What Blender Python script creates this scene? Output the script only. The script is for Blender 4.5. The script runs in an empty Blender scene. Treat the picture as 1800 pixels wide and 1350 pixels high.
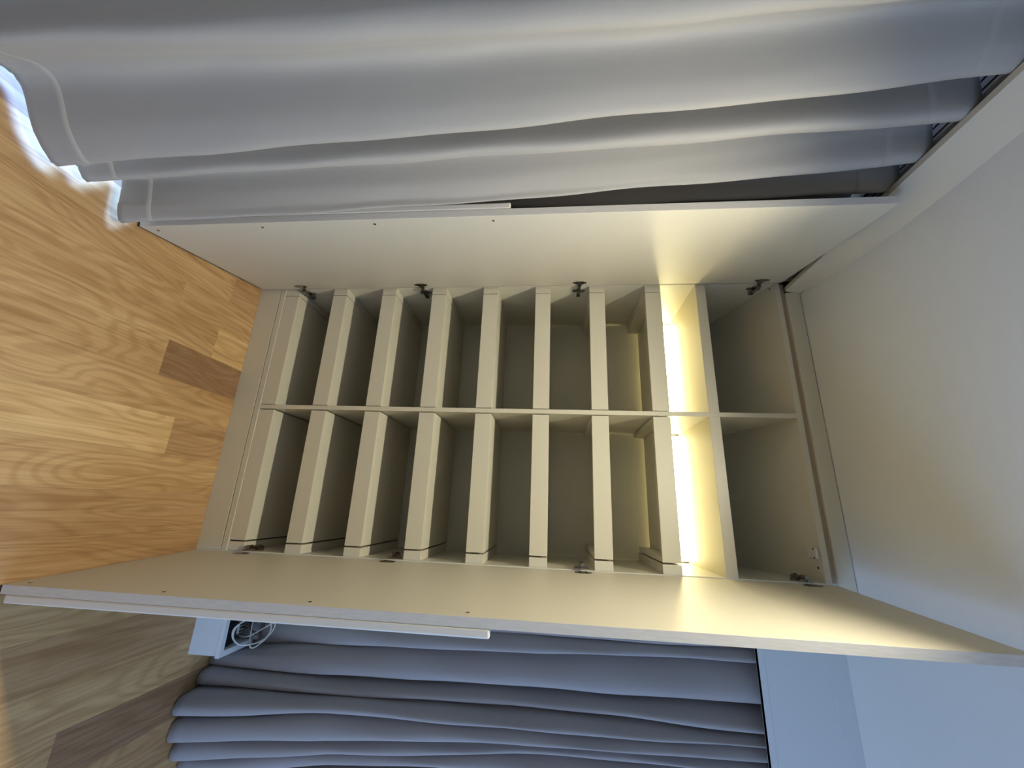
import bpy, bmesh, math, random
from mathutils import Matrix, Vector
random.seed(7)
scene = bpy.context.scene
COL = scene.collection

# ------------------------------------------------------------------ camera
cam_d = bpy.data.cameras.new('camera')
cam_d.sensor_fit = 'HORIZONTAL'
cam_d.sensor_width = 36.0
cam_d.lens = 702.0 / 1800.0 * 36.0
cam_d.clip_start = 0.02
cam = bpy.data.objects.new('camera', cam_d)
COL.objects.link(cam)
RIGHT = Vector((-0.03978026, 0.08996064, 0.99515055))     # the phone was held on its side
DOWN = Vector((0.95461807, 0.29761999, 0.01125545))
FWD = Vector((-0.29516414, 0.95043644, -0.09771746))
M = Matrix.Identity(4)
for i in range(3):
    M[i][0] = RIGHT[i]; M[i][1] = -DOWN[i]; M[i][2] = -FWD[i]
M[0][3], M[1][3], M[2][3] = 0.90587633, -1.50746313, 1.32340963
cam.matrix_world = M
scene.camera = cam

# ------------------------------------------------------------------ view, sky, lights
vs = scene.view_settings
vs.view_transform = 'Standard'; vs.look = 'None'; vs.gamma = 1.0
vs.use_curve_mapping = False
vs.exposure = 0.72

world = bpy.data.worlds.new('sky'); scene.world = world
world.use_nodes = True
bg = world.node_tree.nodes['Background']
bg.inputs['Color'].default_value = (0.50, 0.70, 1.0, 1)
bg.inputs['Strength'].default_value = 0.4


def area(name, loc, rot, sx, sy, power, color, spread=180):
    d = bpy.data.lights.new(name, 'AREA'); d.shape = 'RECTANGLE'
    d.size = sx; d.size_y = sy; d.energy = power; d.color = color
    d.spread = math.radians(spread)
    o = bpy.data.objects.new(name, d); COL.objects.link(o)
    o.location = loc; o.rotation_euler = rot
    return o


def spot(name, loc, power, color, angle, blend, radius):
    d = bpy.data.lights.new(name, 'SPOT'); d.energy = power; d.color = color
    d.spot_size = math.radians(angle); d.spot_blend = blend; d.shadow_soft_size = radius
    o = bpy.data.objects.new(name, d); COL.objects.link(o); o.location = loc
    return o


DAY = (0.37, 0.59, 1.0)
WARM = (1.0, 0.93, 0.72)
# daylight through the glazed door in the right wall and through the window behind the left curtain
area('daylight_right', (3.28, -1.15, 1.0), (0, math.radians(104), 0), 1.8, 1.7, 33, DAY)
area('daylight_left', (-1.35, -1.10, 1.75), (0, math.radians(-52), 0), 0.9, 2.2, 300, (0.20, 0.42, 1.0))
LAMPS = [(0.72, -0.735, 54), (0.25, -1.70, 2.5), (0.25, -2.60, 2)]
for lx, ly, lp in LAMPS:
    spot('ceiling_spot_light', (lx, ly, 2.295), lp, WARM, 150, 1.0, 0.022)


# ------------------------------------------------------------------ materials
def new_mat(name):
    m = bpy.data.materials.new(name); m.use_nodes = True
    nt = m.node_tree
    return m, nt, nt.nodes['Principled BSDF']


def lin(r, g, b):
    f = lambda c: (c / 255 / 12.92) if c / 255 <= 0.04045 else ((c / 255 + 0.055) / 1.055) ** 2.4
    return (f(r), f(g), f(b), 1)


def fine_mat(name, rgb, rough, var=0.05, scale=60, bump=0.05, stretch=(1, 1, 1), spec=0.5, metal=0.0):
    m, nt, b = new_mat(name)
    tc = nt.nodes.new('ShaderNodeTexCoord'); mp = nt.nodes.new('ShaderNodeMapping')
    mp.inputs['Scale'].default_value = stretch
    nz = nt.nodes.new('ShaderNodeTexNoise'); nz.inputs['Scale'].default_value = scale
    nz.inputs['Detail'].default_value = 4
    mx = nt.nodes.new('ShaderNodeMix'); mx.data_type = 'RGBA'
    c = lin(*rgb)
    mx.inputs['A'].default_value = tuple(max(0, v * (1 - var)) for v in c[:3]) + (1,)
    mx.inputs['B'].default_value = tuple(min(1, v * (1 + var)) for v in c[:3]) + (1,)
    nt.links.new(tc.outputs['Object'], mp.inputs['Vector'])
    nt.links.new(mp.outputs['Vector'], nz.inputs['Vector'])
    nt.links.new(nz.outputs['Fac'], mx.inputs['Factor'])
    nt.links.new(mx.outputs['Result'], b.inputs['Base Color'])
    if bump:
        bp = nt.nodes.new('ShaderNodeBump'); bp.inputs['Strength'].default_value = bump
        bp.inputs['Distance'].default_value = 0.001
        nt.links.new(nz.outputs['Fac'], bp.inputs['Height'])
        nt.links.new(bp.outputs['Normal'], b.inputs['Normal'])
    b.inputs['Roughness'].default_value = rough
    b.inputs['Specular IOR Level'].default_value = spec
    b.inputs['Metallic'].default_value = metal
    return m


LAM = (207, 202, 184)
M_lam = fine_mat('greige_laminate', LAM, 0.42, 0.04, 220, 0.08)
M_door = fine_mat('door_laminate', (207, 200, 181), 0.50, 0.04, 160, 0.10)
M_linen = fine_mat('linen_edge', (214, 208, 198), 0.5, 0.14, 260, 0.25, (1, 1, 0.12))
M_white_edge = fine_mat('pale_edge_band', (238, 233, 220), 0.45, 0.02, 100, 0)
M_handle = fine_mat('pale_handle', (226, 220, 208), 0.4, 0.03, 200, 0.05, (1, 1, 0.1))
M_rawwood = fine_mat('raw_brown_board', (168, 150, 126), 0.7, 0.12, 60, 0.1, (0.2, 1, 1))
M_dark = fine_mat('dark_seal', (40, 33, 28), 0.7, 0.1, 80, 0)
M_nickel = fine_mat('hinge_nickel', (150, 146, 138), 0.22, 0.05, 80, 0, metal=1.0)
M_plastic = fine_mat('white_plastic', (222, 220, 214), 0.4, 0.02, 80, 0)
M_ceiling = fine_mat('ceiling_paint', (217, 219, 218), 0.85, 0.02, 90, 0.05)
M_trim = fine_mat('trim_paint', (206, 200, 184), 0.6, 0.02, 120, 0.05)
M_wall = fine_mat('wall_paint', (214, 211, 204), 0.85, 0.02, 90, 0.05)
M_whiteboard = fine_mat('white_board', (226, 228, 230), 0.45, 0.02, 120, 0)
M_pelmet = fine_mat('pelmet_paint', (198, 201, 203), 0.6, 0.02, 120, 0)
M_track = fine_mat('track_metal', (176, 184, 196), 0.4, 0.04, 120, 0, metal=0.1)
M_black = fine_mat('black_plastic', (24, 25, 30), 0.45, 0.1, 80, 0)
M_cwhite = fine_mat('white_cable_sheath', (212, 210, 202), 0.45, 0.03, 80, 0)
M_cbrown = fine_mat('brown_cable_sheath', (96, 66, 52), 0.5, 0.08, 80, 0)
M_cblack = fine_mat('black_cable_sheath', (20, 20, 22), 0.45, 0.1, 80, 0)
M_greyboard = fine_mat('grey_board', (150, 150, 152), 0.6, 0.05, 60, 0.05)


def cloth_mat(name, rgb):
    m, nt, b = new_mat(name)
    tc = nt.nodes.new('ShaderNodeTexCoord')
    nz = nt.nodes.new('ShaderNodeTexNoise'); nz.inputs['Scale'].default_value = 500
    nz.inputs['Detail'].default_value = 2
    n2 = nt.nodes.new('ShaderNodeTexNoise'); n2.inputs['Scale'].default_value = 9
    n2.inputs['Detail'].default_value = 3
    nt.links.new(tc.outputs['Object'], nz.inputs['Vector'])
    nt.links.new(tc.outputs['Object'], n2.inputs['Vector'])
    c = lin(*rgb)
    mx = nt.nodes.new('ShaderNodeMix'); mx.data_type = 'RGBA'
    mx.inputs['A'].default_value = tuple(v * 0.95 for v in c[:3]) + (1,)
    mx.inputs['B'].default_value = tuple(v * 1.05 for v in c[:3]) + (1,)
    nt.links.new(nz.outputs['Fac'], mx.inputs['Factor'])
    nt.links.new(mx.outputs['Result'], b.inputs['Base Color'])
    b1 = nt.nodes.new('ShaderNodeBump'); b1.inputs['Strength'].default_value = 0.12
    b1.inputs['Distance'].default_value = 0.0006
    b2 = nt.nodes.new('ShaderNodeBump'); b2.inputs['Strength'].default_value = 0.25
    b2.inputs['Distance'].default_value = 0.006
    nt.links.new(nz.outputs['Fac'], b1.inputs['Height'])
    nt.links.new(n2.outputs['Fac'], b2.inputs['Height'])
    nt.links.new(b2.outputs['Normal'], b1.inputs['Normal'])
    nt.links.new(b1.outputs['Normal'], b.inputs['Normal'])
    b.inputs['Roughness'].default_value = 0.85
    b.inputs['Specular IOR Level'].default_value = 0.25
    b.inputs['Sheen Weight'].default_value = 0.15
    return m


M_cloth = cloth_mat('mauve_grey_curtain_cloth', (170, 165, 157))
M_cloth2 = cloth_mat('grey_curtain_cloth', (154, 149, 150))


def emit_mat(name, col, strength):
    m = bpy.data.materials.new(name); m.use_nodes = True
    nt = m.node_tree; nt.nodes.clear()
    e = nt.nodes.new('ShaderNodeEmission'); o = nt.nodes.new('ShaderNodeOutputMaterial')
    e.inputs['Color'].default_value = col; e.inputs['Strength'].default_value = strength
    nt.links.new(e.outputs[0], o.inputs[0])
    return m


M_led = emit_mat('led_diffuser', (1.0, 0.88, 0.47, 1), 18)
M_lamp = emit_mat('downlight_lens', (1.0, 0.83, 0.6, 1), 4)

m, nt, b = new_mat('window_glass')
tr_ = nt.nodes.new('ShaderNodeBsdfTransparent'); gl_ = nt.nodes.new('ShaderNodeBsdfGlossy')
gl_.inputs['Roughness'].default_value = 0.02
mx_ = nt.nodes.new('ShaderNodeMixShader'); mx_.inputs['Fac'].default_value = 0.06
nt.links.new(tr_.outputs[0], mx_.inputs[1]); nt.links.new(gl_.outputs[0], mx_.inputs[2])
nt.links.new(mx_.outputs[0], nt.nodes['Material Output'].inputs['Surface'])
M_glass = m


def wood_mat():
    m, nt, b = new_mat('oak_plank')
    N = nt.nodes.new; L = nt.links.new
    tc = N('ShaderNodeTexCoord'); oi = N('ShaderNodeObjectInfo')
    cmb = N('ShaderNodeCombineXYZ')
    mul = N('ShaderNodeMath'); mul.operation = 'MULTIPLY'; mul.inputs[1].default_value = 37.0
    L(oi.outputs['Random'], mul.inputs[0])
    L(mul.outputs[0], cmb.inputs['X']); L(mul.outputs[0], cmb.inputs['Y']); L(mul.outputs[0], cmb.inputs['Z'])
    add = N('ShaderNodeVectorMath'); add.operation = 'ADD'
    L(tc.outputs['Object'], add.inputs[0]); L(cmb.outputs[0], add.inputs[1])
    # cathedral growth rings: bands cut through a long stretched noise field
    mp = N('ShaderNodeMapping'); mp.inputs['Scale'].default_value = (6.5, 1.3, 6.5)
    L(add.outputs[0], mp.inputs['Vector'])
    nz = N('ShaderNodeTexNoise'); nz.inputs['Scale'].default_value = 1.25
    nz.inputs['Detail'].default_value = 1.5; nz.inputs['Roughness'].default_value = 0.45
    nz.inputs['Distortion'].default_value = 0.35
    L(mp.outputs[0], nz.inputs['Vector'])
    k = N('ShaderNodeMath'); k.operation = 'MULTIPLY'; k.inputs[1].default_value = 95.0
    L(nz.outputs['Fac'], k.inputs[0])
    sn = N('ShaderNodeMath'); sn.operation = 'SINE'; L(k.outputs[0], sn.inputs[0])
    ring = N('ShaderNodeMapRange'); ring.inputs['From Min'].default_value = -0.3
    ring.inputs['From Max'].default_value = 1.0
    L(sn.outputs[0], ring.inputs['Value'])
    # fine fibre
    mp2 = N('ShaderNodeMapping'); mp2.inputs['Scale'].default_value = (190, 5, 190)
    L(add.outputs[0], mp2.inputs['Vector'])
    fb = N('ShaderNodeTexNoise'); fb.inputs['Scale'].default_value = 1.0; fb.inputs['Detail'].default_value = 3
    L(mp2.outputs[0], fb.inputs['Vector'])
    # broad tone
    mp3 = N('ShaderNodeMapping'); mp3.inputs['Scale'].default_value = (9, 1.4, 9)
    L(add.outputs[0], mp3.inputs['Vector'])
    br = N('ShaderNodeTexNoise'); br.inputs['Scale'].default_value = 1.0; br.inputs['Detail'].default_value = 3
    L(mp3.outputs[0], br.inputs['Vector'])

    def darker(col, fac_socket, amount, tint):
        mx = N('ShaderNodeMix'); mx.data_type = 'RGBA'; mx.blend_type = 'MULTIPLY'
        s = N('ShaderNodeMath'); s.operation = 'MULTIPLY'; s.inputs[1].default_value = amount
        L(fac_socket, s.inputs[0]); L(s.outputs[0], mx.inputs['Factor'])
        L(col, mx.inputs['A']); mx.inputs['B'].default_value = tint
        return mx.outputs['Result']
    c = oi.outputs['Color']
    brr = N('ShaderNodeMapRange'); brr.inputs['From Min'].default_value = 0.38; brr.inputs['From Max'].default_value = 0.68
    L(br.outputs['Fac'], brr.inputs['Value'])
    c = darker(c, brr.outputs[0], 0.45, (0.70, 0.60, 0.48, 1))
    c = darker(c, ring.outputs[0], 0.34, (0.60, 0.48, 0.36, 1))
    fbr = N('ShaderNodeMapRange'); fbr.inputs['From Min'].default_value = 0.45; fbr.inputs['From Max'].default_value = 0.75
    L(fb.outputs['Fac'], fbr.inputs['Value'])
    c = darker(c, fbr.outputs[0], 0.5, (0.62, 0.52, 0.42, 1))
    mp5 = N('ShaderNodeMapping'); mp5.inputs['Scale'].default_value = (52, 1.6, 52)
    L(add.outputs[0], mp5.inputs['Vector'])
    st = N('ShaderNodeTexNoise'); st.inputs['Scale'].default_value = 1.0; st.inputs['Detail'].default_value = 4
    st.inputs['Distortion'].default_value = 0.6
    L(mp5.outputs[0], st.inputs['Vector'])
    str_ = N('ShaderNodeMapRange'); str_.inputs['From Min'].default_value = 0.48; str_.inputs['From Max'].default_value = 0.72
    L(st.outputs['Fac'], str_.inputs['Value'])
    c = darker(c, str_.outputs[0], 0.55, (0.64, 0.52, 0.40, 1))
    # knots
    mp4 = N('ShaderNodeMapping'); mp4.inputs['Scale'].default_value = (5.2, 2.4, 1)
    L(add.outputs[0], mp4.inputs['Vector'])
    vo = N('ShaderNodeTexVoronoi'); vo.inputs['Scale'].default_value = 1.0
    L(mp4.outputs[0], vo.inputs['Vector'])
    kn = N('ShaderNodeMapRange'); kn.inputs['From Min'].default_value = 0.045; kn.inputs['From Max'].default_value = 0.02
    L(vo.outputs['Distance'], kn.inputs['Value'])
    c = darker(c, kn.outputs[0], 0.85, (0.12, 0.08, 0.05, 1))
    L(c, b.inputs['Base Color'])
    rr = N('ShaderNodeMapRange'); rr.inputs['To Min'].default_value = 0.36; rr.inputs['To Max'].default_value = 0.5
    L(fb.outputs['Fac'], rr.inputs['Value']); L(rr.outputs[0], b.inputs['Roughness'])
    bp = N('ShaderNodeBump'); bp.inputs['Strength'].default_value = 0.15; bp.inputs['Distance'].default_value = 0.0008
    L(fb.outputs['Fac'], bp.inputs['Height']); L(bp.outputs[0], b.inputs['Normal'])
    b.inputs['Specular IOR Level'].default_value = 0.4
    return m


M_wood = wood_mat()
M_sub = fine_mat('dark_subfloor', (60, 42, 26), 0.9, 0.1, 30, 0)

# ------------------------------------------------------------------ helpers
_meshes = {}


def link(name, me, mat, parent=None, loc=(0, 0, 0), rot=None):
    o = bpy.data.objects.new(name, me); COL.objects.link(o)
    if mat and not me.materials:
        me.materials.append(mat)
    o.location = loc
    if rot:
        o.rotation_euler = rot
    if parent:
        o.parent = parent
    return o


def box_mesh(sx, sy, sz, bev, mat):
    key = (round(sx, 5), round(sy, 5), round(sz, 5), bev, mat.name)
    if key in _meshes:
        return _meshes[key]
    bm = bmesh.new(); bmesh.ops.create_cube(bm, size=1.0)
    bmesh.ops.scale(bm, vec=(sx, sy, sz), verts=bm.verts)
    if bev:
        bmesh.ops.bevel(bm, geom=bm.edges[:], offset=min(bev, min(sx, sy, sz) * 0.4), segments=2,
                        profile=0.5, affect='EDGES')
    me = bpy.data.meshes.new('board'); bm.to_mesh(me); bm.free()
    me.materials.append(mat); _meshes[key] = me
    return me


def wpos(o):
    p = Vector(o.location)
    q = o.parent
    while q:
        p += Vector(q.location); q = q.parent
    return p


def box(name, x0, x1, y0, y1, z0, z1, mat, parent=None, bev=0.0008):
    me = box_mesh(x1 - x0, y1 - y0, z1 - z0, bev, mat)
    c = Vector(((x0 + x1) / 2, (y0 + y1) / 2, (z0 + z1) / 2))
    if parent:
        c = c - wpos(parent)
    return link(name, me, mat, parent, c)


def lbox(name, x0, x1, y0, y1, z0, z1, mat, parent, bev=0.0008):
    """box given in the parent's own axes"""
    me = box_mesh(x1 - x0, y1 - y0, z1 - z0, bev, mat)
    return link(name, me, mat, parent, ((x0 + x1) / 2, (y0 + y1) / 2, (z0 + z1) / 2))


def empty(name, loc=(0, 0, 0)):
    o = bpy.data.objects.new(name, None); COL.objects.link(o); o.location = loc
    o.empty_display_size = 0.1
    return o


def tag(o, label, cat, group=None):
    o['label'] = label; o['category'] = cat
    if group:
        o['group'] = group
    return o


def struct(o, label=None):
    o['kind'] = 'structure'
    if label:
        o['label'] = label
    return o


def poly_mesh(name, verts, faces, smooth=False):
    me = bpy.data.meshes.new(name); me.from_pydata(verts, [], faces); me.update()
    if smooth:
        for p in me.polygons:
            p.use_smooth = True
    return me


def join_boxes(name, specs, bev=0.0004):
    bm = bmesh.new()
    for (x0, x1, y0, y1, z0, z1) in specs:
        r = bmesh.ops.create_cube(bm, size=1.0)
        vs_ = r['verts']
        bmesh.ops.scale(bm, vec=(x1 - x0, y1 - y0, z1 - z0), verts=vs_)
        bmesh.ops.translate(bm, vec=((x0 + x1) / 2, (y0 + y1) / 2, (z0 + z1) / 2), verts=vs_)
    me = bpy.data.meshes.new(name); bm.to_mesh(me); bm.free()
    return me


def cyl_mesh(name, r, h, axis='Z', seg=20, r2=None):
    bm = bmesh.new()
    bmesh.ops.create_cone(bm, cap_ends=True, segments=seg, radius1=r, radius2=r if r2 is None else r2, depth=h)
    if axis == 'X':
        bmesh.ops.rotate(bm, verts=bm.verts, matrix=Matrix.Rotation(math.pi / 2, 3, 'Y'))
    if axis == 'Y':
        bmesh.ops.rotate(bm, verts=bm.verts, matrix=Matrix.Rotation(math.pi / 2, 3, 'X'))
    me = bpy.data.meshes.new(name); bm.to_mesh(me); bm.free()
    return me


def crom(pts, n):
    out = []
    P = [Vector(p) for p in pts]
    for i in range(len(P) - 1):
        p0 = P[max(0, i - 1)]; p1 = P[i]; p2 = P[i + 1]; p3 = P[min(len(P) - 1, i + 2)]
        for k in range(n):
            t = k / n
            out.append(0.5 * ((2 * p1) + (p2 - p0) * t + (2 * p0 - 5 * p1 + 4 * p2 - p3) * t * t
                              + (3 * p1 - p0 - 3 * p2 + p3) * t ** 3))
    out.append(P[-1])
    return out


def tube(name, pts, r, mat, parent=None, n=6, seg=8, loc=(0, 0, 0)):
    path = crom(pts, n)
    verts, faces = [], []
    up = Vector((0, 0, 1)); prev = None
    for i, p in enumerate(path):
        t = (path[min(i + 1, len(path) - 1)] - path[max(i - 1, 0)]).normalized()
        if prev is None:
            a = t.cross(up)
            if a.length < 1e-3:
                a = t.cross(Vector((1, 0, 0)))
        else:
            a = prev - t * prev.dot(t)
        a.normalize(); prev = a
        b_ = t.cross(a)
        for k in range(seg):
            an = 2 * math.pi * k / seg
            verts.append(p + a * math.cos(an) * r + b_ * math.sin(an) * r)
    m_ = len(path)
    for i in range(m_ - 1):
        for k in range(seg):
            faces.append((i * seg + k, i * seg + (k + 1) % seg, (i + 1) * seg + (k + 1) % seg, (i + 1) * seg + k))
    faces.append(tuple(range(seg - 1, -1, -1)))
    faces.append(tuple((m_ - 1) * seg + k for k in range(seg)))
    return link(name, poly_mesh(name, [tuple(v) for v in verts], faces, True), mat, parent, loc)


# ------------------------------------------------------------------ the room
CEIL = 2.305
XL, XR, YB, YF = -0.36, 3.2, -3.6, 0.46
floor = struct(box('floor', XL - 0.1, XR + 0.1, YB - 0.1, YF + 0.1, -0.06, -0.0155, M_sub, None, 0),
               'oak plank floor running towards the wardrobe')
OAK = lin(206, 170, 122); OAKL = lin(223, 189, 137); OAKD = lin(160, 127, 94); OAKM = lin(190, 153, 110)
PW = 0.1272; X0 = 0.395 - 8 * PW
special = {   # row: list of (y_start, y_end, colour) seen in the photograph, nearest the wardrobe last
    6: [(-1.5, -0.345, OAK), (-0.345, 0.5, OAK)],
    5: [(-1.4, -0.145, OAK), (-0.145, 0.5, OAKM)],
    7: [(-1.6, -0.160, OAK), (-0.160, 0.5, OAKL)],
    8: [(-1.7, -0.340, OAK), (-0.340, 0.5, OAKD)],
    9: [(-1.3, 0.5, OAK)],
    10: [(-1.5, -0.235, OAKL), (-0.235, 0.5, OAKM)],
    11: [(-1.8, 0.5, OAK)],
    12: [(-1.2, 0.5, OAKM)],
    13: [(-1.6, 0.5, OAKM)],
    14: [(-1.3, 0.5, OAK)],
    15: [(-1.7, 0.5, OAKM)],
    16: [(-1.5, 0.5, OAK)],
    17: [(-1.4, -0.307, OAK), (-0.307, 0.5, OAKD)],
    18: [(-1.6, 0.5, OAKM)],
}
for r in range(0, 29):
    xa = X0 + r * PW
    segs = list(special.get(r, []))
    if not segs:
        e = 0.5; y = -0.2 - 1.2 * random.random()
        segs.append((y, e, random.choice((OAK, OAKM, OAKL, OAK))))
    y = min(s[0] for s in segs)
    while y > YB:
        y2 = y - 1.3 - 0.5 * random.random()
        segs.append((max(y2, YB - 0.05), y, random.choice((OAK, OAKM, OAKL, OAK, OAKD)))); y = y2
    for (ya, yb, col) in segs:
        if xa + PW < XL or xa > XR:
            continue
        p = box('plank', xa + 0.0001, xa + PW - 0.0001, ya + 0.0001, yb - 0.0001, -0.015, 0.0, M_wood, floor, 0.0004)
        p.color = col

# ceiling over the room; the curtain pocket along the left wall is a little deeper
ceil = struct(box('ceiling', 0.052, XR + 0.1, YB - 0.1, YF + 0.1, CEIL, CEIL + 0.1, M_ceiling, None, 0),
              'plain flat painted ceiling')
box('pocket_board', XL - 0.1, 0.052, YB - 0.1, YF + 0.1, CEIL - 0.002, CEIL + 0.1, M_rawwood, ceil, 0)
for lx, ly, lp in LAMPS:
    bm = bmesh.new()
    bmesh.ops.create_circle(bm, segments=32, radius=0.045)
    bmesh.ops.create_circle(bm, segments=32, radius=0.034)
    bmesh.ops.bridge_loops(bm, edges=bm.edges[:])
    g = bmesh.ops.extrude_face_region(bm, geom=bm.faces[:])
    bmesh.ops.translate(bm, vec=(0, 0, -0.004), verts=[v for v in g['geom'] if isinstance(v, bmesh.types.BMVert)])
    bmesh.ops.recalc_face_normals(bm, faces=bm.faces)
    me = bpy.data.meshes.new('downlight_ring'); bm.to_mesh(me); bm.free()
    ring = link('downlight_ring', me, M_plastic, ceil, Vector((lx, ly, CEIL)) - wpos(ceil))
    link('downlight_lens', cyl_mesh('downlight_lens', 0.033, 0.002), M_lamp, ring, (0, 0, -0.0012))

# painted rail along the top of the left side, in front of the curtain pocket
ys = [0.0, -0.1, -0.2, -0.3, -0.4, -0.5, -0.6, -0.75, -1.0, -1.5, -2.2, -3.6]
xt = [0.048, 0.062, 0.078, 0.091, 0.102, 0.108, 0.110, 0.108, 0.106, 0.105, 0.105, 0.105]
v, f = [], []
for y, x in zip(ys, xt):
    v += [(0.018, y, CEIL - 0.002), (0.018, y, 2.252), (0.036, y, 2.25), (0.5 * (0.036 + x), y, 2.2775),
          (x, y, CEIL), (x - 0.004, y, CEIL)]
n = len(ys)
for i in range(n - 1):
    for k in range(6):
        f.append((i * 6 + k, i * 6 + (k + 1) % 6, (i + 1) * 6 + (k + 1) % 6, (i + 1) * 6 + k))
f += [(0, 1, 2, 3, 4, 5), tuple((n - 1) * 6 + k for k in (5, 4, 3, 2, 1, 0))]
t1 = struct(link('trim_1', poly_mesh('trim_1', v, f), M_trim), 'painted rail at the ceiling in front of the curtain track')

# crown strip over the wardrobe
t2 = struct(box('trim_2', 0.044, 1.16, -0.002, 0.016, 2.251, CEIL - 0.0025, M_lam), 'flat strip closing the gap between wardrobe and ceiling')

# pelmet over the right curtain
t3 = struct(box('trim_3', 1.16, XR, 0.118, 0.136, 2.026, CEIL, M_pelmet), 'white pelmet board above the right curtain')
box('lip', 1.16, XR, 0.1165, 0.1375, 2.026, 2.046, M_pelmet, t3)
box('upper_board', 1.16, XR, 0.116, 0.1375, 2.248, CEIL, M_pelmet, t3)

# walls
struct(box('wall_front', XL - 0.1, XR + 0.1, YF, YF + 0.1, 0, CEIL + 0.1, M_wall, None, 0), 'painted wall behind the wardrobe')
struct(box('wall_back', XL - 0.1, XR + 0.1, YB - 0.1, YB, 0, CEIL + 0.1, M_wall, None, 0), 'painted wall behind the viewer')


def wall_x(name, x0, x1, y0, y1, z0, z1, label):
    """side wall with one opening y0..y1, z0..z1"""
    w = empty(name, (0, 0, 0)); struct(w, label)
    box('wall_panel', x0, x1, YB, y0, 0, CEIL + 0.1, M_wall, w, 0)
    box('wall_panel', x0, x1, y1, YF, 0, CEIL + 0.1, M_wall, w, 0)
    box('wall_panel', x0, x1, y0, y1, z1, CEIL + 0.1, M_wall, w, 0)
    if z0 > 0.005:
        box('wall_panel', x0, x1, y0, y1, 0, z0, M_wall, w, 0)
    return w


def window(name, xc, y0, y1, z0, z1, label):
    w = struct(empty(name, (xc, (y0 + y1) / 2, z0)), label)
    fw = 0.05
    box('window_frame', xc - 0.02, xc + 0.02, y0, y1, z0, z0 + fw, M_plastic, w)
    box('window_frame', xc - 0.02, xc + 0.02, y0, y1, z1 - fw, z1, M_plastic, w)
    for yy in (y0, (y0 + y1) / 2 - fw / 2, y1 - fw):
        box('window_frame', xc - 0.02, xc + 0.02, yy, yy + fw, z0 + fw, z1 - fw, M_plastic, w)
    for a, b_ in ((y0 + fw, (y0 + y1) / 2 - fw / 2), ((y0 + y1) / 2 + fw / 2, y1 - fw)):
        box('pane', xc - 0.003, xc + 0.003, a, b_, z0 + fw, z1 - fw, M_glass, w, 0)


wall_x('wall_left', XL - 0.1, XL, -2.3, -0.30, 0.0, 2.0, 'wall with the window behind the left curtain')
wall_x('wall_right', XR, XR + 0.1, -2.05, -0.25, 0.1, 2.2, 'wall with the glazed door that lets daylight in')

window('window_1', XL - 0.05, -2.3, -0.30, 0.0, 2.0, 'glazed door hidden behind the left curtain')
window('window_2', XR + 0.035, -2.05, -0.25, 0.1, 2.2, 'glazed door in the right wall that lets daylight in')

# ------------------------------------------------------------------ the wardrobe
ZS = [(0.1242, 0.1889), (0.3503, 0.4146), (0.5773, 0.6400), (0.8031, 0.8657), (1.0288, 1.0907),
      (1.2532, 1.3169), (1.4784, 1.5413), (1.7050, 1.7661)]
W = 1.10; DX0, DX1 = 0.5390, 0.5560
wr = tag(empty('wardrobe', (0.55, 0.2, 0)),
         'greige built-in two-door wardrobe standing open with two columns of shelves', 'wardrobe')
box('side_panel', -0.018, 0, 0.0, 0.40, 0, 2.233, M_lam, wr)
box('side_panel', W, W + 0.018, 0.0, 0.40, 0, 2.233, M_lam, wr)
box('plinth', 0.0005, W - 0.0005, 0.0, 0.018, 0.0, 0.0962, M_lam, wr)
box('bottom_panel', 0.0, W, 0.0, 0.40, 0.0995, 0.1195, M_lam, wr)
box('edge_band', 0.0, W, -0.0008, 0.004, 0.1195, 0.1228, M_white_edge, wr, 0)['label'] = 'thin pale edge strip above the plinth'
box('top_panel', 0.0, W, 0.0, 0.40, 2.214, 2.233, M_lam, wr)
def prism(name, prof, x0, x1, mat, parent):
    k = len(prof); p0 = wpos(parent)
    v_ = [tuple(Vector((x, y, z)) - p0) for x in (x0, x1) for (y, z) in prof]
    f_ = [tuple(range(k)), tuple(range(2 * k - 1, k - 1, -1))] + [(i, i + k, (i + 1) % k + k, (i + 1) % k) for i in range(k)]
    me_ = poly_mesh(name, v_, f_); bm_ = bmesh.new(); bm_.from_mesh(me_)
    bmesh.ops.recalc_face_normals(bm_, faces=bm_.faces); bm_.to_mesh(me_); bm_.free()
    return link(name, me_, mat, parent)


for xa_, xb_ in ((0.0, DX0), (DX1, W)):
    prism('sloping_board', [(0.0015, 2.214), (0.0015, 2.2135), (0.3855, 2.097), (0.3855, 2.214)], xa_, xb_, M_lam, wr)
box('packing_strip', 0.0, W, 0.008, 0.03, 2.233, 2.2508, M_rawwood, wr, 0)['label'] = 'raw brown packing strip'
box('divider', DX0, DX1, -0.0015, 0.385, 0.1228, 2.214, M_lam, wr)
box('back_panel', 0.0, DX0, 0.386, 0.394, 0.1195, 2.214, M_lam, wr, 0)
box('back_panel', DX1, W, 0.386, 0.394, 0.1195, 2.214, M_lam, wr, 0)

box('light_block_panel', XL, -0.018, 0.0, 0.018, 0, 2.300, M_lam, wr)  # unseen panel added beside the wardrobe to stop window light leaking past
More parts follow.
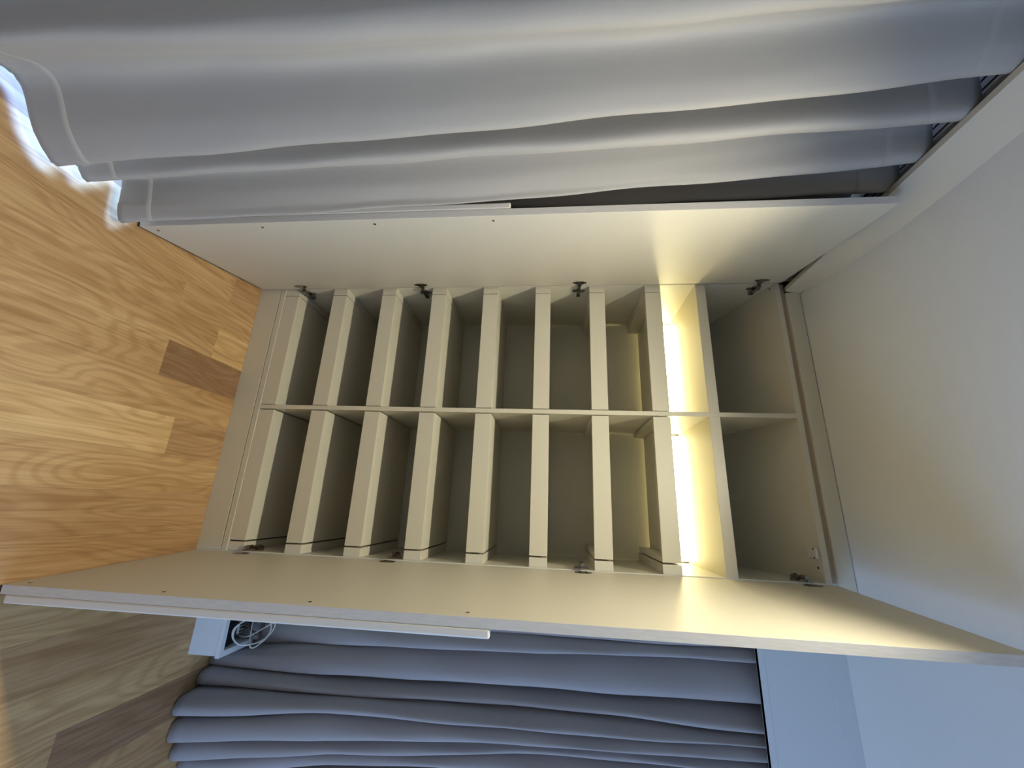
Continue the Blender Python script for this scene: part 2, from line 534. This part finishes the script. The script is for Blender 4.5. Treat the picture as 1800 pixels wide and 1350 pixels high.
# filler blocks on the hinge sides and tray shelves between
for ci, (xa, xb, fx0, fx1) in enumerate(((0.0345, DX0 - 0.003, 0.0, 0.0312), (DX1 + 0.004, W - 0.0368, W - 0.0312, W))):
    for (za, zb) in ZS:
        h = 0.0628; zb = za + h
        box('filler_block', fx0, fx1, 0.001, 0.384, za, zb, M_lam, wr)
        s = box('shelf', xa, xb, 0.0185, 0.3715, zb - 0.018, zb, M_lam, wr)
        box('fascia', xa, xb, 0.0005, 0.0185, za, zb, M_lam, s)
        box('side_rail', xa, xa + 0.018, 0.0185, 0.3715, za, zb - 0.018, M_lam, s)
        box('side_rail', xb - 0.018, xb, 0.0185, 0.3715, za, zb - 0.018, M_lam, s)
for xa, xb in ((0.0, DX0), (DX1, W)):
    s = box('top_shelf', xa, xb, 0.0, 0.385, 1.9073, 1.9453, M_lam, wr)
    led = box('led_strip', xa + 0.006, xb - 0.006, 0.371, 0.3855, 1.879, 1.907, M_plastic, wr, 0)
    led['label'] = 'lit strip lamp along the back of the compartment'
    box('diffuser', xa + 0.008, xb - 0.008, 0.3695, 0.371, 1.880, 1.9020, M_led, led, 0)
    box('diffuser', xa + 0.008, xb - 0.008, 0.371, 0.3835, 1.8775, 1.879, M_led, led, 0)
# door catch and screw holes under the top panel
ct = box('door_catch', 0.995, 1.028, 0.004, 0.050, 2.199, 2.209, M_plastic, wr, 0.003)
ct['label'] = 'small white door catch'
for xx in (0.998, 1.025):
    link('screw', cyl_mesh('screw', 0.0028, 0.002, seg=10), M_dark, ct,
         Vector((xx, 0.014, 2.1990)) - wpos(ct))
link('peg', cyl_mesh('peg', 0.006, 0.003, seg=14), M_plastic, ct, Vector((1.012, 0.064, 2.1935)) - wpos(ct))
for xx, yy in ((1.056, 0.018), (0.012, 0.023)):
    link('screw_hole', cyl_mesh('screw_hole', 0.004, 0.0012, seg=10), M_dark, wr, Vector((xx, yy, 2.2135 - 0.303 * yy)) - wpos(wr))

# hinges: cup plate on the door, link arm, cross-shaped mounting plate on the side panel
HZ = (0.215, 0.762, 1.436, 2.150)
for side in (0, 1):
    sg = 1 if side == 0 else -1
    xb = 0.0 if side == 0 else W
    for hz in HZ:
        h = empty('hinge', Vector((xb, 0.02, hz)) - wpos(wr)); h.parent = wr
        h.scale = (sg, 1, 1)
        link('mounting_plate', join_boxes('mounting_plate', [
            (0.0, 0.004, 0.008, 0.020, -0.026, 0.026), (0.0, 0.014, -0.004, 0.048, -0.0075, 0.0075),
            (0.004, 0.008, 0.0095, 0.0185, -0.024, -0.012), (0.004, 0.008, 0.0095, 0.0185, 0.012, 0.024)]), M_nickel, h)
        link('hinge_arm', join_boxes('hinge_arm', [
            (0.014, 0.018, -0.012, 0.040, -0.006, 0.006), (0.008, 0.022, -0.034, -0.010, -0.0055, 0.0055),
            (0.004, 0.010, -0.050, -0.030, -0.008, 0.008)]), M_nickel, h)
        link('hinge_screw', cyl_mesh('hinge_screw', 0.004, 0.003, 'X', 10), M_dark, h, (0.0185, 0.030, 0))


def door(side, hx, hy, ang, width, label):
    """side 0: hinged left; local -Y runs to the free edge, local +X*s is the inner face"""
    s = 1 if side == 0 else -1
    T = 0.021; Z0, Z1 = 0.012, 2.236
    d = empty('door', Vector((hx, hy, 0)) - wpos(wr)); d.parent = wr
    d.rotation_euler = (0, 0, ang); d['label'] = label

    def lb(name, xa, xb, ya, yb, za, zb, mat, bev=0.0008):
        if s < 0:
            xa, xb = -xb, -xa
        return lbox(name, xa, xb, ya, yb, za, zb, mat, d, bev)
    lb('leaf', -T, 0.0, -width + 0.0012, 0.0, Z0, Z1, M_door)
    lb('edge_band', -T, -0.0005, -width, -width + 0.0012, Z0, Z1, M_linen, 0)['label'] = 'pale linen-textured front edge'
    lb('bottom_seal', -T + 0.002, -0.003, -width + 0.004, -0.004, 0.002, Z0, M_dark, 0)
    hd = lb('handle', -T - 0.020, -T, -width - 0.0005, -width + 0.024, 0.026, 1.200, M_handle, 0.004)
    hd['label'] = 'long pale pull bar on the outer face'
    for zz in (0.050, 0.412, 0.780, 1.147):
        o = link('screw', cyl_mesh('screw', 0.0042, 0.0016, 'X', 12), M_nickel, d, (s * 0.0004, -width + 0.026, zz))
    for hz in HZ:
        me = join_boxes('hinge_cup', [(0.0, 0.0015, -0.036, -0.020, -0.027, 0.027), (-0.0, 0.0022, -0.042, -0.014, -0.016, 0.016)])
        o = link('hinge_cup', me, M_nickel, d, (0, 0.0, hz)); o.scale = (s, 1, 1)
    return d


door(0, 0.004, -0.012, math.atan2(0.094, 0.542), 0.550, 'left door, swung open to just under a right angle')
door(1, W + 0.002, -0.012, math.atan2(0.030, 0.545), 0.547, 'right door, swung open past a right angle')


# ------------------------------------------------------------------ curtains
def curtain(name, rows, zs, mat, label, nseg=8, nz=60, wob=0.0, seed=1, hem=None, heading=None):
    """rows: list of (z, [(x, y), ...]) control profiles; lofted smoothly between them"""
    prof = [crom([(p[0], p[1], 0) for p in pr], nseg) for _, pr in rows]
    zz = [z for z, _ in rows]
    rnd = random.Random(seed)
    ph = [rnd.random() * 6.28 for _ in range(8)]
    z0, z1 = zz[0], zz[-1]

    def at(i, z):
        k = 0
        while k < len(zz) - 2 and z > zz[k + 1]:
            k += 1
        t = (z - zz[k]) / (zz[k + 1] - zz[k])
        t = max(0, min(1, t))
        if len(zz) == 3:
            a, b_, c = prof[0][i], prof[1][i], prof[2][i]
            u = (z - zz[0]) / (zz[2] - zz[0]); um = (zz[1] - zz[0]) / (zz[2] - zz[0])
            la = (u - um) * (u - 1) / (um); lb_ = u * (u - 1) / (um * (um - 1)); lc = u * (u - um) / (1 - um)
            p = a * la + b_ * lb_ + c * lc
        else:
            p = prof[k][i].lerp(prof[k + 1][i], t)
        w = 0.0016 * math.sin(9 * z + ph[0] + i * 0.11) + 0.0012 * math.sin(17 * z + ph[1] - i * 0.17)
        if hem:
            w += 0.0022 * math.exp(-max(0.0, z - z0) / 0.07) * math.sin(i * 1.9 + 26 * z + ph[4]) * (0.6 + 0.4 * math.sin(i * 0.7))
        q = wob * (math.sin(2.3 * z + i * 0.061 + ph[2]) + 0.6 * math.sin(4.1 * z - i * 0.083 + ph[3]))
        q *= min(1.0, (z - z0) * 2.0) * min(1.0, (z1 - z) * 3.0)
        return Vector((p.x + w + q, p.y + 0.5 * w - 0.6 * q, z))

    def sheet(za, zb, rows_n, off, thick, nm, parent, m_):
        cnt = len(prof[0]); vv, ff = [], []
        for j in range(rows_n + 1):
            z = za + (zb - za) * j / rows_n
            P = [at(i, z) for i in range(cnt)]
            for i in range(cnt):
                tdir = P[min(i + 1, cnt - 1)] - P[max(i - 1, 0)]
                nrm = Vector((-tdir.y, tdir.x, 0)).normalized()
                if nrm.dot(Vector((0.9, -1.5, 0)) - Vector((P[i].x, P[i].y, 0))) < 0 and off == 0:
                    pass
                vv.append(tuple(P[i] + nrm * off))
        for j in range(rows_n):
            for i in range(cnt - 1):
                ff.append((j * cnt + i, j * cnt + i + 1, (j + 1) * cnt + i + 1, (j + 1) * cnt + i))
        o = link(nm, poly_mesh(nm, vv, ff, True), m_, parent)
        sm = o.modifiers.new('cloth_thickness', 'SOLIDIFY'); sm.thickness = thick; sm.offset = 0
        return o
    o = sheet(z0, z1, nz, 0.0, 0.002, name, None, mat)
    if hem:
        sheet(z0 + 0.0005, hem, 6, 0.0004, 0.0024, 'hem', o, mat)
    if heading:
        sheet(heading, z1 - 0.0005, 6, 0.0004, 0.0024, 'heading_tape', o, mat)
    return o


# left curtain: profiles run from behind the open door towards the viewer; unseen return to the wall added to block window light
bot = [(-.35, -.03), (-.04, -.10), (-.10, -.22), (-.04, -.30), (-.10, -.37), (-.06, -.42), (-.03, -.48), (-.02, -.585), (.080, -.584), (.134, -.614), (.105, -.634), (.055, -.641), (.004, -.656), (.050, -.696), (.084, -.728), (.060, -.757),
       (.070, -.775), (.101, -.797), (.056, -.853), (-.028, -.905), (-.040, -.95), (-.005, -1.0), (.02, -1.04), (-.06, -1.07), (-.03, -1.15), (.03, -1.22), (-.05, -1.30), (.03, -1.42), (-.05, -1.55), (.03, -1.70), (-.05, -1.9), (.03, -2.1), (-.05, -2.4), (.0, -2.8), (-.02, -3.2)]
mid = [(-.35, -.03), (-.05, -.10), (-.10, -.22), (-.05, -.30), (-.11, -.37), (-.055, -.40), (-.03, -.45), (.018, -.500), (-.035, -.540), (.058, -.575), (.050, -.59), (.025, -.62), (-.03, -.66), (.034, -.700), (.046, -.737), (-.045, -.757),
       (-.03, -.790), (.066, -.806), (.046, -.845), (-.030, -.895), (-.020, -.935), (.036, -.980), (.02, -1.02), (-.065, -1.05), (-.02, -1.12), (.03, -1.2), (-.05, -1.28), (.03, -1.42), (-.05, -1.55), (.03, -1.70), (-.05, -1.9), (.03, -2.1), (-.05, -2.4), (.0, -2.8), (-.02, -3.2)]
top = [(-.35, -.03), (-.02, -.10), (-.10, -.22), (-.02, -.30), (-.10, -.37), (-.08, -.44), (-.05, -.475), (-.01, -.50), (.010, -.522), (-.055, -.545), (-.06, -.57), (.005, -.595), (.020, -.620), (-.045, -.645), (-.06, -.675), (-.055, -.70),
       (.005, -.715), (.016, -.748), (-.05, -.775), (-.055, -.79), (.012, -.80), (.016, -.83), (-.03, -.875), (-.06, -.915), (.0, -.95), (.015, -1.0), (-.06, -1.08), (.015, -1.2), (-.06, -1.35), (.015, -1.5), (-.06, -1.7), (.015, -1.9), (-.06, -2.2), (.0, -2.7), (-.02, -3.2)]
# re-index the top so that its ridges meet the ridges below
top = [(-.35, -.03), (-.02, -.10), (-.10, -.22), (-.02, -.30), (-.10, -.37), (-.09, -.44), (-.005, -.488), (.006, -.525), (-.085, -.548), (.0, -.588), (.006, -.624), (-.06, -.645), (-.09, -.672), (-.002, -.708), (.006, -.746), (-.09, -.768),
       (-.07, -.80), (.008, -.822), (-.004, -.868), (-.06, -.915), (-.04, -.95), (.006, -.985), (-.01, -1.03), (-.06, -1.07), (-.02, -1.14), (.012, -1.2), (-.06, -1.3), (.012, -1.42), (-.06, -1.55), (.012, -1.7), (-.06, -1.9), (.012, -2.1), (-.06, -2.4), (.0, -2.8), (-.02, -3.2)]
lc = curtain('curtain', [(0.028, bot), (1.20, mid), (2.278, top)], None, M_cloth, '', 8, 110, wob=0.003, seed=3, hem=0.13, heading=2.17)
tag(lc, 'pale mauve-grey floor-length curtain hanging beside the left wardrobe door', 'curtain', 'greige curtains')

# right curtain, parallel to the wardrobe front
# each fold: bottom, middle and top x of its far edge; the near part leans out of the crease, the far part rolls over
FOLDS = [(1.24, 1.24, 1.24), (1.31, 1.30, 1.28), (1.39, 1.352, 1.333), (1.502, 1.392, 1.388), (1.540, 1.522, 1.508), (1.598, 1.592, 1.590),
         (1.668, 1.630, 1.628), (1.742, 1.676, 1.666), (1.812, 1.722, 1.712), (1.862, 1.768, 1.760), (1.92, 1.83, 1.82), (1.99, 1.90, 1.89),
         (2.08, 1.99, 1.98), (2.18, 2.10, 2.09), (2.30, 2.25, 2.24), (2.50, 2.45, 2.45), (2.75, 2.70, 2.70), (3.0, 3.0, 3.0)]
RIDGE = {0: .290, 1: .290, 2: .290, 3: .290, 4: .195, 5: .150, 6: .070, 7: .074, 8: .105, 9: .150}      # at the hem
SHAPE = ((0.03, 1.0), (0.12, .80), (0.32, .42), (0.55, .14), (0.76, .0), (0.92, .06), (1.0, .42))
SHAPE_HEM = ((0.05, 1.0), (0.07, .62), (0.16, .22), (0.38, .03), (0.66, .0), (0.90, .14), (1.0, .55))
DEEP = {2: 0.6, 3: 0.8, 4: 0.75, 5: 1.9, 6: 1.7, 7: 0.8, 8: 1.2, 9: 0.7, 10: 1.5}


def fold_row(k, amp, ridge, shape):
    out, xa_ = [], 1.14
    for n_, fd in enumerate(FOLDS):
        xb_ = fd[k]; w_ = xb_ - xa_
        r_ = ridge(n_)
        a_ = min(amp, w_ * 0.9) * DEEP.get(n_, 1.0)
        for t_, d_ in shape:
            out.append((xa_ + w_ * t_, r_ + a_ * d_))
        xa_ = xb_
    return out


rb = fold_row(0, .055, lambda n_: RIDGE.get(n_, .165), SHAPE_HEM)
rm = fold_row(1, .072, lambda n_: .162 + .016 * math.sin(n_ * 1.7), SHAPE)
rt = fold_row(2, .058, lambda n_: .164 + .006 * math.sin(n_ * 1.1), SHAPE)
rc = curtain('curtain', [(0.006, rb), (0.55, [((a[0] * .42 + c[0] * .58), (a[1] * .30 + c[1] * .70)) for a, c in zip(rb, rm)]), (1.2, rm), (2.20, rt)], None, M_cloth2, '', 4, 80, wob=0.006, seed=5)
tag(rc, 'bunched grey curtain behind the right wardrobe door, under the white pelmet', 'curtain', 'greige curtains')

# curtain track in the pocket
tr = tag(box('curtain_track', -0.062, -0.022, -3.3, 0.0, 2.280, CEIL - 0.002, M_track),
         'slim grey metal curtain track above the left curtain', 'track')
box('channel', -0.034, -0.029, -3.3, 0.0, 2.2792, 2.282, M_black, tr, 0)
box('channel', -0.055, -0.050, -3.3, 0.0, 2.2792, 2.282, M_black, tr, 0)

# ------------------------------------------------------------------ white open box with cables, right of the wardrobe
bx = tag(empty('cable_box', (1.32, 0.16, 0)), 'low white open box on the floor holding cables behind the right door', 'box')
box('front_board', 1.14, 1.470, 0.082, 0.096, 0.0, 0.110, M_whiteboard, bx)
box('rim', 1.14, 1.476, 0.079, 0.099, 0.110, 0.126, M_whiteboard, bx)
box('side_board', 1.458, 1.472, 0.096, 0.255, 0.0, 0.110, M_whiteboard, bx)
box('rim', 1.456, 1.476, 0.099, 0.255, 0.110, 0.126, M_whiteboard, bx)
box('back_board', 1.14, 1.458, 0.243, 0.255, 0.0, 0.150, M_greyboard, bx)
box('base_board', 1.14, 1.458, 0.096, 0.243, 0.002, 0.010, M_dark, bx)

pa = tag(empty('power_adapter', (1.36, 0.15, 0.010)), 'black power adapter lying in the white cable box', 'adapter')
box('casing', 1.28, 1.452, 0.1005, 0.172, 0.0105, 0.108, M_black, pa, 0.006)
for i in range(7):
    box('fin', 1.295 + i * 0.02, 1.303 + i * 0.02, 0.108, 0.164, 0.108, 0.112, M_black, pa, 0.001)
tb = tag(empty('terminal_block', (1.40, 0.19, 0.010)), 'pale terminal block among the cables in the white box', 'connector')
box('housing', 1.385, 1.425, 0.180, 0.212, 0.0105, 0.105, M_plastic, tb, 0.003)
for i in range(3):
    box('contact', 1.389 + i * 0.012, 1.396 + i * 0.012, 0.186, 0.206, 0.105, 0.111, M_nickel, tb, 0.001)


def loops(cx, cy, cz, rx, rz, turns, lean, rng, n=10, drift=0.004):
    pts = []
    for i in range(int(turns * n) + 1):
        a = 2 * math.pi * i / n
        k = 1 + rng.uniform(-0.10, 0.10)
        pts.append((cx + rx * k * math.cos(a) , cy + lean * math.sin(a) + drift * i / n + rng.uniform(-.003, .003),
                    cz + rz * k * math.sin(a)))
    return pts


rg = random.Random(11)
wc = tube('white_cable', [(1.325, .228, .05), (1.330, .226, .12)] + loops(1.402, 0.158, 0.182, 0.050, 0.046, 2.3, 0.046, rg) + [(1.438, .205, .13), (1.43, .228, .05)], 0.0024, M_cwhite)
tag(wc, 'thin white cable looped in a coil above the white box', 'cable')
bc = tube('black_cable', [(1.32, .20, .05)] + loops(1.362, 0.192, 0.138, 0.024, 0.020, 2.6, 0.010, rg) + [(1.385, .180, .122), (1.375, .176, .06)], 0.0026, M_cblack)
tag(bc, 'thin black cable tangled inside the white box', 'cable')
bw = tube('brown_cable', [(1.35, .232, .05)] + loops(1.402, 0.222, 0.150, 0.026, 0.026, 1.8, 0.010, rg) + [(1.415, .232, .06)], 0.0026, M_cbrown)
tag(bw, 'brown cable twisted among the black cable in the box', 'cable')
